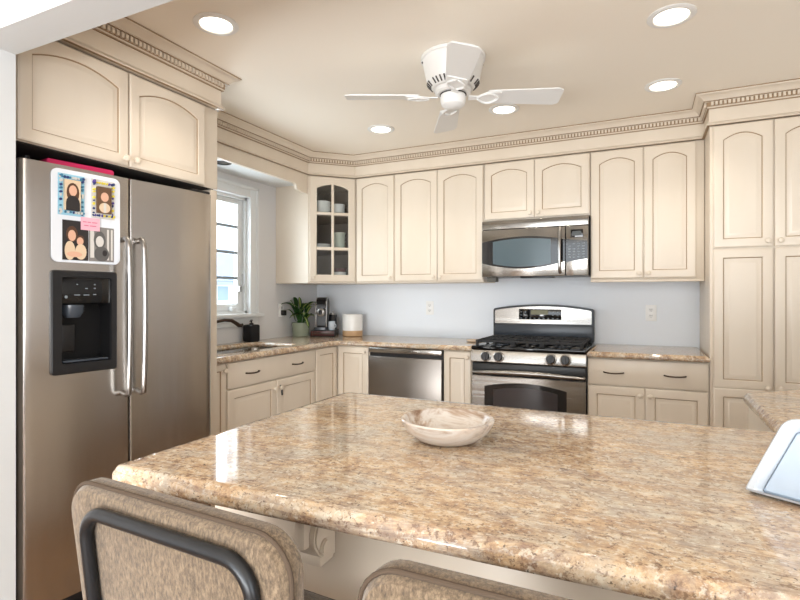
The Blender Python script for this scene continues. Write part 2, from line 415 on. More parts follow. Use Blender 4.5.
sweep(path, [(.012,2.371),(.0168,2.371),(.0168,2.3965),(.012,2.3965)]).build('dentil_backing', glaze, t)
# valance board over the window
v = []
y0, y1 = -2.028, -.614
low = [(y0,2.163),(-.80,2.163),(-.775,2.158),(-.762,2.146),(-.757,2.128),(-.748,2.118),(-.735,2.122),(-.722,2.115),(-.69,2.108),(-.66,2.106),(y1,2.106)]
v = low+[(y1,2.26),(y0,2.26)]
t = thing('window_valance', 'cream board valance with a scrolled end over the kitchen window', 'valance', (.315,-1.33,2.106))
MB().prism(v, 'x', .302, .33, .0015).build('board', cream, t)

# ================================================================== WALL CABINETS
UZ0, UZ1 = 1.372, 2.257
def wall_cab(label, x0, x1, doors, z0=UZ0, group='cream wall cabinets'):
    t = thing('wall_cabinet', label, 'cabinet', (x0,-.33,z0), 0, group)
    b = MB().box(0, x1-x0, 0, .325, 0, UZ1-z0, .002).build('body', cream, t, local=True)
    for (a, c, kx) in doors:
        h0 = .013 if z0 == UZ0 else .008; h1 = 2.250-z0
        add_door(t, a-x0, c-x0, h0, h1, .036, .052, (kx-x0, h0+.032))
    return t
wall_cab('single-door cream wall cabinet beside the glass corner cabinet', .625, .990, [(.636,.984,.958)])
wall_cab('two-door cream wall cabinet left of the microwave', .992, 1.734, [(.996,1.361,1.335),(1.365,1.730,1.391)])
wall_cab('short two-door cream cabinet directly above the microwave', 1.737, 2.487, [(1.742,2.109,2.083),(2.113,2.482,2.139)], z0=1.825)
t = wall_cab('two-door cream wall cabinet right of the microwave', 2.490, 3.168, [(2.495,2.818,2.792),(2.822,3.122,2.848)])
MB().box(0, .678, -.012, .02, -.012, .004, .004).build('light_rail', cream, t, local=True)
# diagonal corner cabinet with glass door
t = thing('corner_cabinet', 'diagonal cream corner cabinet with a six-pane glass door and dishes inside', 'cabinet', (.30,-.30,UZ0))
pent = [(.002,-.61),(.33,-.61),(.618,-.322),(.618,-.002),(.002,-.002)]
m = MB()
m.prism(pent, 'z', UZ0, UZ0+.018); m.prism(pent, 'z', UZ1-.018, UZ1)
m.box(.002,.33,-.61,-.592,UZ0+.018,UZ1-.018); m.box(.60,.618,-.322,-.002,UZ0+.018,UZ1-.018)
m.build('body', cream, t)
m = MB(); ip = inset(pent, .019)
m.box(.004,.014,-.59,-.006,UZ0+.019,UZ1-.02); m.box(.016,.60,-.014,-.004,UZ0+.019,UZ1-.02); m.box(.02,.326,-.592,-.587,UZ0+.019,UZ1-.02); m.box(.593,.599,-.31,-.02,UZ0+.019,UZ1-.02)
m.prism(ip, 'z', UZ0+.0185, UZ0+.022)
m.build('lining', taupe, t)
for z in (1.655, 1.945): MB().prism(inset(pent, .03), 'z', z-.009, z).build('shelf', taupe, t)
# door frame in diagonal coordinates: local x along the diagonal, -y outward
DL = sqrt(2)*.288
DT = Matrix.Translation((.33,-.61,0)) @ Matrix.Rotation(pi/4, 4, 'Z')
m = MB()
m.box(0,.012,-.001,.02,UZ0,UZ1); m.box(DL-.012,DL,-.001,.02,UZ0,UZ1)
ff = m.build('face_frame', cream, t, T=DT)
a, c, z0, z1 = .012, DL-.012, UZ0+.013, 2.250
st = .058
K = 14; xa, xb = a+st, c-st; hw = (xb-xa)/2; cx = (a+c)/2
def lp(o, yy, d=0):
    if o: return [(a+d,yy,z0+d),(c-d,yy,z0+d)]+[(c-d-(c-a-2*d)*k/K,yy,z1-d) for k in range(K+1)]
    return [(xa-d,yy,z0+st-d),(xb+d,yy,z0+st-d)]+[(xb-(xb-xa)*k/K,yy,z1-st-.038+.036*(1-((xb-(xb-xa)*k/K-cx)/hw)**2)+d) for k in range(K+1)]
m = MB().loops([lp(1,0),lp(1,-.016),lp(1,-.020,.005),lp(0,-.020,.006),lp(0,-.015,.0),lp(0,0,0)], wrap=True)
dr = m.build('door', cream, t, T=DT)
m = MB(); ih = (z1-st-.01)-(z0+st)
m.box(cx-.011,cx+.011,-.017,-.003,z0+st-.005,z1-st+.004,.003)
for zz in (1.660, 1.950): m.box(xa-.004,xb+.004,-.0165,-.0035,zz-.012,zz+.012,.003)
m.build('mullion', cream, dr, T=DT)
MB().prism([(xa-.002,z0+st-.002),(xb+.002,z0+st-.002)]+[(p[0],p[2]) for p in lp(0,0,0)[2:]], 'y', -.0025, -.001).build('pane', glass, dr, T=DT)
knob_mb(a+.028, z0+.032, -.019).build('knob', cream, dr, T=DT)
# dishes on its shelves
def dish(name, label, x, y, z, prof, m_, cat, group=None, n=28):
    return tag(MB().lathe(prof, n, (x,y,z)).build(name, m_), label, cat, group)
def bowlp(r, h, th=.005): return [(.002,0),(r*.5,0),(r*.85,h*.35),(r,h),(r-th,h),(r*.85-th,h*.4),(r*.5,th),(.002,th)]
def diag(x, dep): p = DT @ Vector((x, dep, 0)); return p.x, p.y
def cupp(r,h): return [(.002,0),(r*.85,0),(r*.95,h*.12),(r,h),(r-.004,h),(r*.9,h*.15),(.002,.006)]
x, y = diag(.135,.10)
for k in range(3): dish('bowl', ['white bowl at the bottom of the stack on the top shelf','white bowl in the middle of the stack on the top shelf','white bowl on top of the stack on the top shelf'][k], x, y, 1.9455+k*.028, bowlp(.075,.062), ceramic, 'bowl', 'bowls on the top cabinet shelf')
x, y = diag(.275,.11)
for k in range(3): dish('bowl', ['small white bowl at the base of the right-hand stack on the top shelf','small white bowl mid-way up the right-hand stack on the top shelf','small white bowl topping the right-hand stack on the top shelf'][k], x, y, 1.9455+k*.024, bowlp(.062,.055), ceramic, 'bowl', 'bowls on the top cabinet shelf')
pl = [(.002,0),(.055,0),(.06,.004),(.09,.014),(.09,.017),(.06,.008),(.002,.006)]
x, y = diag(.12,.11)
for k in range(4): dish('plate', ['white plate lowest in the stack on the middle shelf','white plate second from the bottom on the middle shelf','white plate third from the bottom on the middle shelf','white plate topping the stack on the middle shelf'][k], x, y, 1.6555+k*.0105, pl, ceramic, 'plate', 'plates on the middle cabinet shelf')
x, y = diag(.285,.10)
for k in range(4): dish('cup', ['pale sage cup lowest in the tall stack','pale sage cup second from the bottom of the tall stack','pale sage cup third from the bottom of the tall stack','pale sage cup topping the tall stack'][k], x, y, 1.6555+k*.034, bowlp(.055,.05), mat('pale_sage', (196,200,186), .3), 'cup', 'cups stacked on the middle cabinet shelf')
x, y = diag(.12,.11)
for k in range(3): dish('plate', ['white plate lowest on the bottom shelf, behind the knob','white plate in the middle of the bottom shelf stack, behind the knob','white plate topping the bottom shelf stack, behind the knob'][k], x, y, 1.3955+k*.0105, pl, ceramic, 'plate', 'plates on the bottom cabinet shelf')
x, y = diag(.29,.10)
for k, (mm, lb) in enumerate([(ceramic,'white bowl under the dark bowl on the bottom shelf'),(ceramic,'second white bowl under the dark bowl on the bottom shelf'),(mat('oxblood_glaze',(84,50,46),.3),'dark brown bowl on the bottom shelf, on two white bowls')]): dish('bowl', lb, x, y, 1.3955+k*.03, bowlp(.06,.045), mm, 'bowl', 'bowls on the bottom cabinet shelf')

# ================================================================== PANTRY
t = thing('pantry_cabinet', 'tall cream pantry cabinet with upper and lower doors at the right end', 'cabinet', (3.17,-.60,0))
PW = XR-.005-3.17
carcass(t, PW, .595, 0, UZ1, True)
for (a, c, kx) in ((.016,.304,.278),(.310,.598,.336)):
    add_door(t, a, c, 1.545, 2.252, .036, .05, (kx,1.575))
    d = door_mb(a, c, .735, 1.536, 0, .05).build('door', [cream, glaze], t, local=True)
    knob_mb(kx, .752, -.0185).build('knob', cream, d, local=True)
    door_mb(a, c, .11, .7345, 0, .05).build('lower_panel', [cream, glaze], d, local=True)

# ================================================================== BASE CABINETS
BZ = .877
def base_cab(label, loc, rz, w, depth=.595): 
    t = thing('base_cabinet', label, 'cabinet', loc, rz, 'cream base cabinets'); carcass(t, w, depth, 0, BZ, True); return t
t = base_cab('cream base cabinet with a wide drawer, right of the range', (2.495,-.60,0), 0, .672)
drawer_front(t, .005, .664, .708, .868, (.155,.495))
add_door(t, .005, .331, .11, .700, 0, .052, (.305,.655)); add_door(t, .335, .664, .11, .700, 0, .052, (.361,.655))
t = base_cab('narrow single-door cream base cabinet between dishwasher and range', (1.514,-.60,0), 0, .218)
add_door(t, .005, .207, .11, .870, 0, .045, (.182,.832))
# left run, facing +X
RZ = pi/2
t = base_cab('narrow cream base cabinet squeezed between refrigerator and sink', (.60,-2.028,0), RZ, .213)
add_door(t, .012, .205, .11, .870, 0, .04, (.183,.832))
t = thing('base_cabinet', 'cream sink base cabinet with a wide two-pull false drawer', 'cabinet', (.60,-1.813,0), RZ, 'cream base cabinets')
m = MB().box(0,.895,0,.02,.10,BZ).box(0,.018,.02,.595,.10,BZ).box(.877,.895,.02,.595,.10,BZ).box(.018,.877,.02,.595,.10,.118).box(0,.895,.07,.56,0,.099)
m.build('body', cream, t, local=True)
drawer_front(t, .006, .889, .718, .870, (.21,.67))
add_door(t, .006, .446, .11, .708, 0, .052, (.420,.655))
d = add_door(t, .450, .889, .11, .708, 0, .052, (.476,.655))
m = MB().tube([(.482,-.02,.668),(.484,-.034,.65),(.480,-.036,.625),(.486,-.034,.605)], .006, 8); m.build('child_lock', black, d, local=True)
# corner base with two hinged doors
t = thing('base_cabinet', 'cream corner base cabinet with two doors meeting in the inner corner', 'cabinet', (.45,-.45,0), 0, 'cream base cabinets')
m = MB().prism([(.005,-.917),(.60,-.917),(.60,-.60),(.902,-.60),(.902,-.005),(.005,-.005)], 'z', .10, BZ).prism([(.005,-.90),(.53,-.90),(.53,-.53),(.90,-.53),(.90,-.005),(.005,-.005)], 'z', 0, .099)
m.build('body', cream, t)
T1 = Matrix.Translation((.60,-.915,0)) @ Matrix.Rotation(pi/2, 4, 'Z')
door_mb(.006, .290, .11, .870, 0, .05).build('door', [cream, glaze], t, T=T1)
T2 = Matrix.Translation((.60,-.60,0))
d = door_mb(.024, .298, .11, .870, 0, .05).build('door', [cream, glaze], t, T=T2)
knob_mb(.27, .832, -.0185).build('knob', cream, d, T=T2)

# countertops
SH = rrect(.13, .52, -1.72, -1.02, .05, 4)
lt = slab([(.003,-2.029),(.645,-2.029),(.645,-.68),(.68,-.645),(1.733,-.645),(1.733,-.003),(.003,-.003)], .914, EDGE, [SH])
tag(lt.build('countertop', granite, ang=50), 'L-shaped granite countertop with the sink, along the window and back walls', 'countertop', 'granite countertops')
tag(slab([(2.494,-.645),(3.168,-.645),(3.168,-.003),(2.494,-.003)], .914, EDGE).build('countertop', granite, ang=50), 'short granite countertop between the range and the pantry', 'countertop', 'granite countertops')
pen = [(1.820,-3.398),(3.80,-3.352),(3.80,-1.66),(3.365,-1.66),(3.147,-1.878),(3.147,-2.470),(1.826,-2.470)]
tag(slab(pen, .914, [(d*.85, z*1.05) for d, z in EDGE], (), [.018,0,0,.02,.02,.0,.03]).build('countertop', granite, ang=50), 'large granite peninsula countertop in the foreground with an ogee edge', 'countertop', 'granite countertops')
# peninsula base with corbel
t = thing('peninsula_cabinet', 'cream peninsula base under the foreground granite top', 'cabinet', (2.8,-2.8,0))
m = MB().box(1.88,3.79,-3.165,-2.51,.10,.874,.002).box(3.19,3.79,-2.51,-1.70,.10,.874,.002).box(1.92,3.79,-3.145,-2.56,0,.099).box(3.25,3.79,-2.56,-1.74,0,.099)
m.build('body', cream, t)
m = MB().box(1.88,3.79,-3.178,-3.166,.0,.12,.004); m.build('skirting', cream, t)
Y0 = -3.167
cp = [(Y0,.872)]
for a_ in range(0, 15):
    th = a_/14; cp.append((Y0-.082+.015*sin(th*2*pi)+.034*th**1.6, .868-.140*th))
cp += [(Y0,.715)]
m = MB().prism(cp, 'x', 2.1680, 2.2280, .004)
m.box(2.1580,2.2380,Y0-.084,Y0,.858,.8725,.004); m.box(2.1730,2.2230,Y0-.052,Y0,.708,.732,.005)
for yy, zz, rr_ in ((Y0-.056,.822,.026),(Y0-.046,.752,.016)):
    m.prism([(yy+rr_*cos(k*pi/8), zz+rr_*sin(k*pi/8)) for k in range(16)], 'x', 2.1610, 2.2350, .003)
m.box(2.1840,2.2120,Y0-.092,Y0-.03,.755,.852,.010)
cb = m.build('corbel', cream, t)
for xs in (2.2355, 2.1605):
    MB().tube([(xs, Y0-.056+(.003+.018*k/18)*cos(k*.55), .822+(.003+.018*k/18)*sin(k*.55)) for k in range(19)], .003, 6).build('scroll', mat('umber_glaze',(64,48,36),.5), cb)

# sink, faucet
t = thing('sink', 'stainless undermount sink set in the granite under the window', 'sink', (.325,-1.37,.70))
rings = []
for d, z in ((-.02,.876),(-.004,.876),(-.002,.87),(.006,.74),(.03,.715),(.12,.708)): rings.append([(p[0],p[1],z) for p in inset(SH,d)])
MB().loops(rings, cap0=False).build('basin', steel_h, t)
MB().lathe([(.002,0),(.04,0),(.045,.004),(.03,.006),(.002,.003)], 20, (.32,-1.37,.7085)).build('drain', chrome, t)
t = thing('faucet', 'dark bronze faucet with a low arched spout over the sink', 'faucet', (.07,-1.40,.914))
MB().lathe([(.002,0),(.032,0),(.032,.006),(.022,.012),(.019,.05),(.019,.12),(.022,.125),(.002,.128)], 18, (.07,-1.42,.9145)).build('base', bronze, t)
# spout swings along the sink towards the back wall
pts = [(.075,-1.42,1.02),(.077,-1.40,1.065),(.085,-1.36,1.086),(.095,-1.30,1.094),(.105,-1.24,1.088),(.112,-1.20,1.066),(.115,-1.175,1.05),(.115,-1.15,1.047),(.115,-1.135,1.055)]
MB().tube(pts, [.014,.013,.012,.012,.013,.014,.015,.013,.009], 12).build('spout', bronze, t)
MB().tube([(.07,-1.42,1.04),(.07,-1.47,1.075),(.07,-1.52,1.09)], [.009,.007,.006], 8).build('lever', bronze, t)
t = thing('soap_dispenser', 'black square soap dispenser beside the sink', 'soap dispenser', (.075,-1.00,.914))
R = rrect(.03,.135,-1.055,-.95,.03,5)
MB().loops([[(p[0],p[1],z) for p in inset(R,d)] for d,z in ((.012,.9148),(.003,.918),(0,.925),(0,1.035),(.004,1.042),(.012,1.046))]).build('bottle', mat('matte_black_ceramic',(16,16,18),.55,0,.3), t)
MB().lathe([(.001,0),(.016,0),(.016,.012),(.006,.014),(.006,.028),(.010,.030),(.010,.036),(.001,.038)], 14, (.082,-1.002,1.0462)).build('pump', black, t)
MB().tube([(.082,-1.002,1.078),(.10,-1.03,1.079),(.115,-1.055,1.072)], .004, 8).build('nozzle', black, t)

# ================================================================== REFRIGERATOR
t = thing('refrigerator', 'stainless side-by-side refrigerator with ice dispenser', 'refrigerator', (.75,-2.997,0), math.atan2(.827,.10))
FW = .848
MB().box(.01,FW-.01,.075,.66,.03,1.745,.006).build('body', mat('dark_grey_case',(52,52,54),.5), t, local=True)
MB().box(.03,FW-.03,.03,.10,.0,.075,.003).build('kick_grille', black, t, local=True)
def fdoor(a, c, name, hole=None):
    n = 14; outl = []
    r0 = .022
    def yb(x):                                       # slightly bowed front with rounded outer edges
        u = (x-a)/(c-a); y = -.010*(1-(2*u-1)**2); e, r = (x-a, r0 if a < .1 else .005) if x-a < c-x else (c-x, .005 if a < .1 else r0)
        if e < r: y += r-sqrt(max(0, r*r-(r-e)**2))
        return y
    xs = [a, a+.002, a+.005, a+.010, a+.016, a+.022]+[a+.022+(c-a-.044)*k/n for k in range(1,n)]+[c-.022, c-.016, c-.010, c-.005, c-.002, c]
    pts = [(x, yb(x)) for x in xs]
    m = MB()
    if not hole:
        m.prism(pts+[(c,.07),(a,.07)], 'z', .085, 1.775)
    else:
        h0,h1,k0,k1 = hole
        full = pts+[(c,.07),(a,.07)]
        m.prism(full, 'z', .085, k0); m.prism(full, 'z', k1, 1.775)
        m.prism([p for p in pts if p[0] < h0]+[(h0,yb(h0)),(h0,.07),(a,.07)], 'z', k0, k1)
        m.prism([(h1,yb(h1))]+[p for p in pts if p[0] > h1]+[(c,.07),(h1,.07)], 'z', k0, k1)
        m.box(h0,h1,.060,.07,k0,k1)
    return m.build(name, steel, t, local=True, ang=40)
HD = (.118,.340,.985,1.350)
fd = fdoor(.002, .4135, 'freezer_door', HD); rd = fdoor(.4195, FW-.002, 'door')
def handle(x, par):
    p = [(x,-.004,.853),(x,-.035,.846),(x,-.052,.852),(x,-.056,.88)]+[(x,-.057-.006*sin(pi*k/10),.88+.58*k/10) for k in range(1,10)]+[(x,-.056,1.47),(x,-.052,1.495),(x,-.035,1.512),(x,-.004,1.505)]
    MB().tube(p, .0112, 12).build('handle', nickel, par, local=True)
handle(.383, fd); handle(.450, rd)
# dispenser
m = MB().loops([[(p[0],y,p[1]) for p in q] for q,y in ((rrect(.102,.353,.960,1.366,.012),-.004),(rrect(.102,.353,.960,1.366,.012),-.017),(rrect(.106,.349,.964,1.362,.010),-.021),(rrect(.138,.328,1.000,1.340,.008),-.021),(rrect(.140,.326,1.002,1.338,.008),-.010))], cap0=False, cap1=False)
dp = m.build('dispenser', black, fd, local=True)
m = MB().box(.1385,.3275,-.017,-.004,1.236,1.339,.002)
for x_, z_, w_ in ((.195,1.27,.022),(.23,1.27,.022),(.262,1.272,.012),(.195,1.312,.006),(.23,1.296,.010),(.262,1.312,.006),(.262,1.297,.008)): m.box(x_-w_/2,x_+w_/2,-.0175,-.0165,z_-.002,z_+.002,0,1)
m.ball((.155,-.017,1.262),.006,.001,.006,1)
m.build('control_panel', [blackgloss, keym], fd, local=True)
cav = MB().loops([[(p[0],y,p[1]) for p in q] for q,y in ((rrect(.139,.327,1.001,1.236,.006),-.012),(rrect(.145,.321,1.012,1.236,.02),.058))], cap0=False)
cav.build('cavity', mat('matte_black',(14,14,15),.5,0,.25), fd, local=True)
MB().lathe([(.002,-.02),(.030,-.02),(.040,0),(.042,.03),(.002,.03)], 20, (.195,.02,1.200)).build('spout', charcoal, fd, local=True)
MB().box(.16,.215,.040,.050,1.04,1.15,.004).build('paddle', black, fd, local=True)
m = MB().box(.146,.320,-.012,.056,1.004,1.012,.002); m.build('drip_tray', charcoal, fd, local=True)
m = MB().box(.015,.075,.03,.09,1.7455,1.785,.004).tube([(.045,.05,1.785),(.045,.05,1.797)], .012, 12); m.build('hinge_cover', graymetal, t, local=True)
m = MB().box(FW-.11,FW-.008,.01,.09,1.7765,1.792,.006); m.build('hinge_cover', black, t, local=True)
TF = M[t]
# things on the refrigerator
m = MB().prism([(.108,.03),(.36,.02),(.40,.10),(.40,.33),(.11,.33)], 'z', 1.7775, 1.802, .004); 
tag(m.build('folder', magenta, None, T=TF), 'magenta folder lying flat on top of the refrigerator', 'folder')
def onfr(m, name, mats, label, cat, group=None): return tag(m.build(name, mats, None, T=TF), label, cat, group)
YB = -.0115
m = MB().loops([[(p[0],y,p[1]) for p in rrect(.102+d,.367-d,1.397+d,1.760-d,.026)] for y,d in ((YB,0),(YB-.004,0),(YB-.006,.002))])
onfr(m, 'magnetic_board', sheet, 'white rounded magnetic board on the freezer door', 'board')
def picture(name, label, x0, x1, z0, z1, lay, mats, cat, group=None, y=YB-.0066, th=.0015):
    m = MB().box(x0,x1,y-th,y,z0,z1,0,0)
    w, h = x1-x0, z1-z0; yy = y-th
    for k, (kind, a, b, c, d, mi) in enumerate(lay):
        yt = yy-.0003*(k+1)
        if kind == 'r': m.box(x0+a*w,x0+b*w,yt,yy,z0+c*h,z0+d*h,0,mi)
        else: m.prism([(x0+a*w+b*w*cos(i*pi/8), z0+c*h+d*h*sin(i*pi/8)) for i in range(16)], 'y', yt, yy, 0, mi)
    return onfr(m, name, mats, label, cat, group)
R_ = random.Random(3)
def confetti(mis, n):
    out = []
    for k in range(n):
        s_ = k % 4; u = (k//4+.5)/(n/4)+R_.uniform(-.03,.03)
        a, c = ((u,.08),(u,.92),(.09,u),(.91,u))[s_]
        out.append(('e',min(max(a,.07),.93),R_.uniform(.028,.055),min(max(c,.05),.95),R_.uniform(.02,.036),R_.choice(mis)))
    return out
picture('photo_frame','blue speckled photo frame with a smiling long-haired child', .124,.221,1.581,1.742, confetti([1,2,3],40)+[('r',.2,.8,.12,.86,4),('e',.5,.24,.55,.24,5),('e',.5,.15,.6,.13,6),('e',.5,.26,.30,.18,7),('r',.24,.76,.12,.30,7)], [skyblue,navy,lightp,tealp,creamp,hair,skin,darkp], 'photo frame', 'pictures on the magnetic board')
picture('photo_frame','white photo frame with yellow and purple dots and a toddler', .248,.341,1.583,1.742, confetti([1,2,3],40)+[('r',.2,.8,.14,.82,4),('e',.5,.2,.62,.12,4),('e',.5,.17,.56,.12,5),('e',.5,.24,.28,.13,6),('r',.45,.56,.16,.40,7)], [lightp,yellowp,purple,navy,brownp,skin,creamp,lightp], 'photo frame', 'pictures on the magnetic board')
picture('photograph','photograph of a child hugging a baby against a dark background', .140,.236,1.407,1.563, [('e',.36,.22,.66,.20,1),('e',.36,.15,.62,.14,2),('e',.28,.2,.24,.24,3),('e',.68,.16,.52,.12,1),('e',.67,.13,.49,.10,2),('e',.7,.22,.22,.2,3),('e',.45,.3,.15,.07,2)], [darkp,hair,skin,creamp], 'photograph', 'pictures on the magnetic board')
picture('photograph','black and white photograph of a baby on a striped blanket', .2385,.338,1.407,1.548, [('r',.05,.2,.1,.95,1),('r',.72,.80,.05,.95,1),('r',.88,.95,.05,.95,1),('e',.42,.24,.62,.26,2),('e',.42,.16,.58,.16,1),('e',.5,.3,.22,.22,2),('e',.62,.10,.25,.09,3)], [greyp,lightp,mat('mid_grey_print',(90,88,86),.5),darkp], 'photograph', 'pictures on the magnetic board')
nt = [('r',.10,.30,.60,.68,1),('r',.34,.52,.60,.68,1),('r',.58,.86,.60,.68,1),('r',.16,.40,.32,.40,1),('r',.46,.80,.32,.40,1)]
picture('paper_note','pink paper note stuck between the four pictures on the freezer', .206,.279,1.530,1.581, nt, [pinkp,pinkd], 'note', None, y=YB-.0105, th=.0012)

# cabinet above the refrigerator with side panel
t = thing('wall_cabinet', 'deep two-door cream cabinet above the refrigerator', 'cabinet', (FX-.02,-3.055,1.83), RZ, 'cream wall cabinets')
MB().box(0,1.025,0,.745,.004,.427,.002).build('body', cream, t, local=True)
MB().box(.004,1.0,.005,.74,-.001,.0035).build('shade_board', mat('gap_shade_dark',(40,35,32),.9), t, local=True)  # dark sheet added here; its colour paints the shade above the refrigerator
add_door(t, .045,.487,.006,.419,.040,.047,(.464,.035)); add_door(t, .493,.922,.006,.419,.040,.047,(.516,.035))
m = MB().box(0,.755,-2.0745,-2.031,0,1.829,.002); tag(m.build('end_panel', cream), 'tall cream end panel on the right side of the refrigerator', 'panel')

# ================================================================== DISHWASHER
t = thing('dishwasher', 'stainless dishwasher with a recessed handle strip', 'dishwasher', (1.208,-.33,0))
MB().box(.908,1.508,-.60,-.01,.10,.872,.002).box(.92,1.50,-.55,-.05,0,.099).build('body', black, t)
d = MB().box(.909,1.507,-.632,-.601,.115,.808,.005).build('door', steel_d, t)
MB().box(.909,1.507,-.634,-.601,.836,.873,.004).build('control_strip', steel_h, t)
MB().box(.913,1.503,-.612,-.601,.806,.838).build('handle_recess', black, d)

# ================================================================== RANGE
RX0, RX1 = 1.737, 2.491; RM = (RX0+RX1)/2
t = thing('range', 'stainless gas range with black cooktop and four front knobs', 'range', (RM,-.33,0))
MB().box(RX0,RX1,-.60,-.02,.03,.895,.003).box(RX0+.03,RX1-.03,-.57,-.05,0,.03).build('body', graymetal, t)
def arch(x0,x1,z0,zs,rise,n=16): return [(x0,z0),(x1,z0)]+[(x1-(x1-x0)*k/n, zs+rise*(1-(2*k/n-1)**2)) for k in range(n+1)]
MB().prism(rounded([(-.665,.812),(-.60,.812),(-.60,.897),(-.652,.897)],[.006,0,0,.008],3), 'x', RX0,RX1).build('control_panel', steel_h, t)
m = MB().box(RX0,RX1,-.655,-.03,.8975,.922,.006)
ct = m.build('cooktop', blackgloss, t)
for kx in (1.843,1.933,2.276,2.367):
    T = Matrix.Translation((kx,-.661,.854)) @ Matrix.Rotation(pi/2-.1, 4, 'X')
    k = MB().lathe([(.001,0),(.036,0),(.036,.006),(.031,.009),(.001,.009)], 24, T=T).build('knob', nickel, t)
    m = MB().lathe([(.001,.009),(.029,.009),(.027,.026),(.024,.029),(.001,.029)], 24, T=T)
    b2 = bmesh.new(); bmesh.ops.create_cube(b2, size=1); b2.transform(T @ Matrix.Translation((0,0,.031)) @ Matrix.Diagonal((.010,.052,.014,1))); m.merge(b2)
    m.build('knob_grip', black, k)
# oven door
MB().box(RX0+.003,RX1-.003,-.645,-.602,.718,.806,.003).build('vent_trim', black, t)
m = MB(); wa = arch(1.832,2.374,.30,.650,.034)
oz0, oz1 = .19, .722
K = 16
def ol(pts, y): return [(p[0], y, p[1]) for p in pts]
def outer_arch(d): return [(RX0+.003+d,oz0+d),(RX1-.003-d,oz0+d)]+[(RX1-.003-d-(RX1-RX0-.006-2*d)*k/K, oz1-d) for k in range(K+1)]
m.loops([ol(outer_arch(0),-.602),ol(outer_arch(0),-.655),ol(outer_arch(.004),-.660),ol(wa,-.660),ol(wa,-.652)])
od = m.build('oven_door', steel_h, t)
m = MB().prism(wa, 'y', -.6615, -.6525); m.build('window', ovenglass, od)
m = MB().prism(arch(1.895,2.318,.34,.628,.026), 'y', -.6622, -.6616); m.build('window_pattern', mat('oven_inner_glass',(58,54,56),.1), od)
N = 16
pts = [(RX0+.012,-.645,.744)]+[(RX0+.014+(RX1-RX0-.028)*k/N, -.668-.028*sin(pi*k/N)**.6, .742+.014*sin(pi*k/N)) for k in range(N+1)]+[(RX1-.012,-.645,.744)]
MB().tube(pts, [.008]+[.009+.009*sin(pi*k/N) for k in range(N+1)]+[.008], 12).build('handle', nickel, od)
MB().box(RX0+.003,RX1-.003,-.655,-.602,.035,.180,.005).build('drawer', steel_h, t)
# backguard
bgp = [(RX0,.923),(RX1,.923)]+[(RX1-.0-(RX1-RX0)*k/20, 1.168+.034*(1-(2*k/20-1)**2)) for k in range(21)]
bgp = rounded(bgp, [0,0,.02]+[0]*19+[.02], 4)
bgd = MB().prism(bgp, 'y', -.075, -.012, .004).build('backguard', graymetal, t)
MB().box(RX0+.012,RX1-.012,-.0795,-.0755,.930,1.040,.001).build('lower_splash', charcoal, bgd)
fp = [(RX0+.016,1.054),(RX1-.016,1.054)]+[(RX1-.016-(RX1-RX0-.032)*k/20, 1.155+.032*(1-(2*k/20-1)**2)) for k in range(21)]
MB().prism(rounded(fp,[.004,.004,.014]+[0]*19+[.014],4), 'y', -.088, -.0755, .003).build('face', steel_h, bgd)
m = MB().box(1.944,2.262,-.091,-.0885,1.086,1.166,.001)
for row in range(3):
    for c_ in range(9):
        x_ = 1.962+.034*c_; z_ = 1.096+.024*row
        if row and 2.02 < x_ < 2.18: continue
        m.box(x_-.006,x_+.006,-.0914,-.0905,z_-.003,z_+.003,0,1)
dp = m.build('display_panel', [blackgloss, keym], bgd)
MB().box(2.035,2.165,-.0918,-.0912,1.124,1.158).build('display', lcd, dp)
# burners and grates
for (bx,by) in ((1.905,-.49),(1.905,-.20),(2.115,-.345),(2.325,-.49),(2.325,-.20)):
    b = MB().lathe([(.001,0),(.058,0),(.058,.006),(.042,.010),(.001,.010)], 24, (bx,by,.9225)).build('burner', charcoal, t)
    MB().lathe([(.001,.010),(.034,.010),(.036,.016),(.030,.021),(.001,.022)], 20, (bx,by,.9225)).build('burner_cap', iron, b)
def grate(x0, x1, y0, y1):
    m = MB(); z0, z1 = .948, .962; q = .007
    for x in (x0, (2*x0+x1)/3, (x0+2*x1)/3, x1): m.box(x-q,x+q,y0,y1,z0,z1,.003)
    for y in (y0, (y0+y1)/2, y1): m.box(x0,x1,y-q,y+q,z0-.002,z1,.003)
    for y in (y0*.75+y1*.25, y0*.25+y1*.75):
        m.box(x0,x1,y-q*.8,y+q*.8,z0+.002,z1+.004,.003)
    for x in (x0,x1):
        for y in (y0,y1,(y0+y1)/2): m.box(x-.010,x+.010,y-.010,y+.010,.9225,z1,.003)
    for x in ((x0+x1)/2,):
        for y in (y0,y1): m.box(x-.010,x+.010,y-.010,y+.010,.9225,z0,.003)
    return m.build('grate', iron, t)
grate(1.768,2.012,-.615,-.105); grate(2.024,2.206,-.615,-.105); grate(2.218,2.462,-.615,-.105)

# ================================================================== MICROWAVE
MX0, MX1, MZ0, MZ1 = 1.741, 2.482, 1.402, 1.818
t = thing('microwave', 'stainless over-the-range microwave with a curved dark window', 'microwave', (2.11,-.2,MZ0))
MB().box(MX0,MX1,-.375,-.01,MZ0+.006,MZ1,.003).build('body', black, t)
DX = 2.333                                   # door / control panel split
MB().box(MX0,MX1,-.408,-.376,1.752,1.814,.003).build('vent_panel', steel_h, t)
def mwfront(x0,x1,name,hz):
    m = MB()
    return m.box(x0,x1,-.410,-.376,MZ0+.004,1.748,.004).build(name, steel_h, t)
md = mwfront(MX0,DX-.002,'door',0); mc = mwfront(DX+.002,MX1-.002,'control_panel',0)
n = 18
def curve(x, up):                            # the window edges bow apart towards the middle of the door
    u = (x-MX0)/(DX-MX0); s_ = 1-(2*u-1.0)**2
    return 1.658+.034*s_ if up else 1.508-.046*s_
xs = [MX0+.001+(DX-.003-MX0-.001)*k/n for k in range(n+1)]
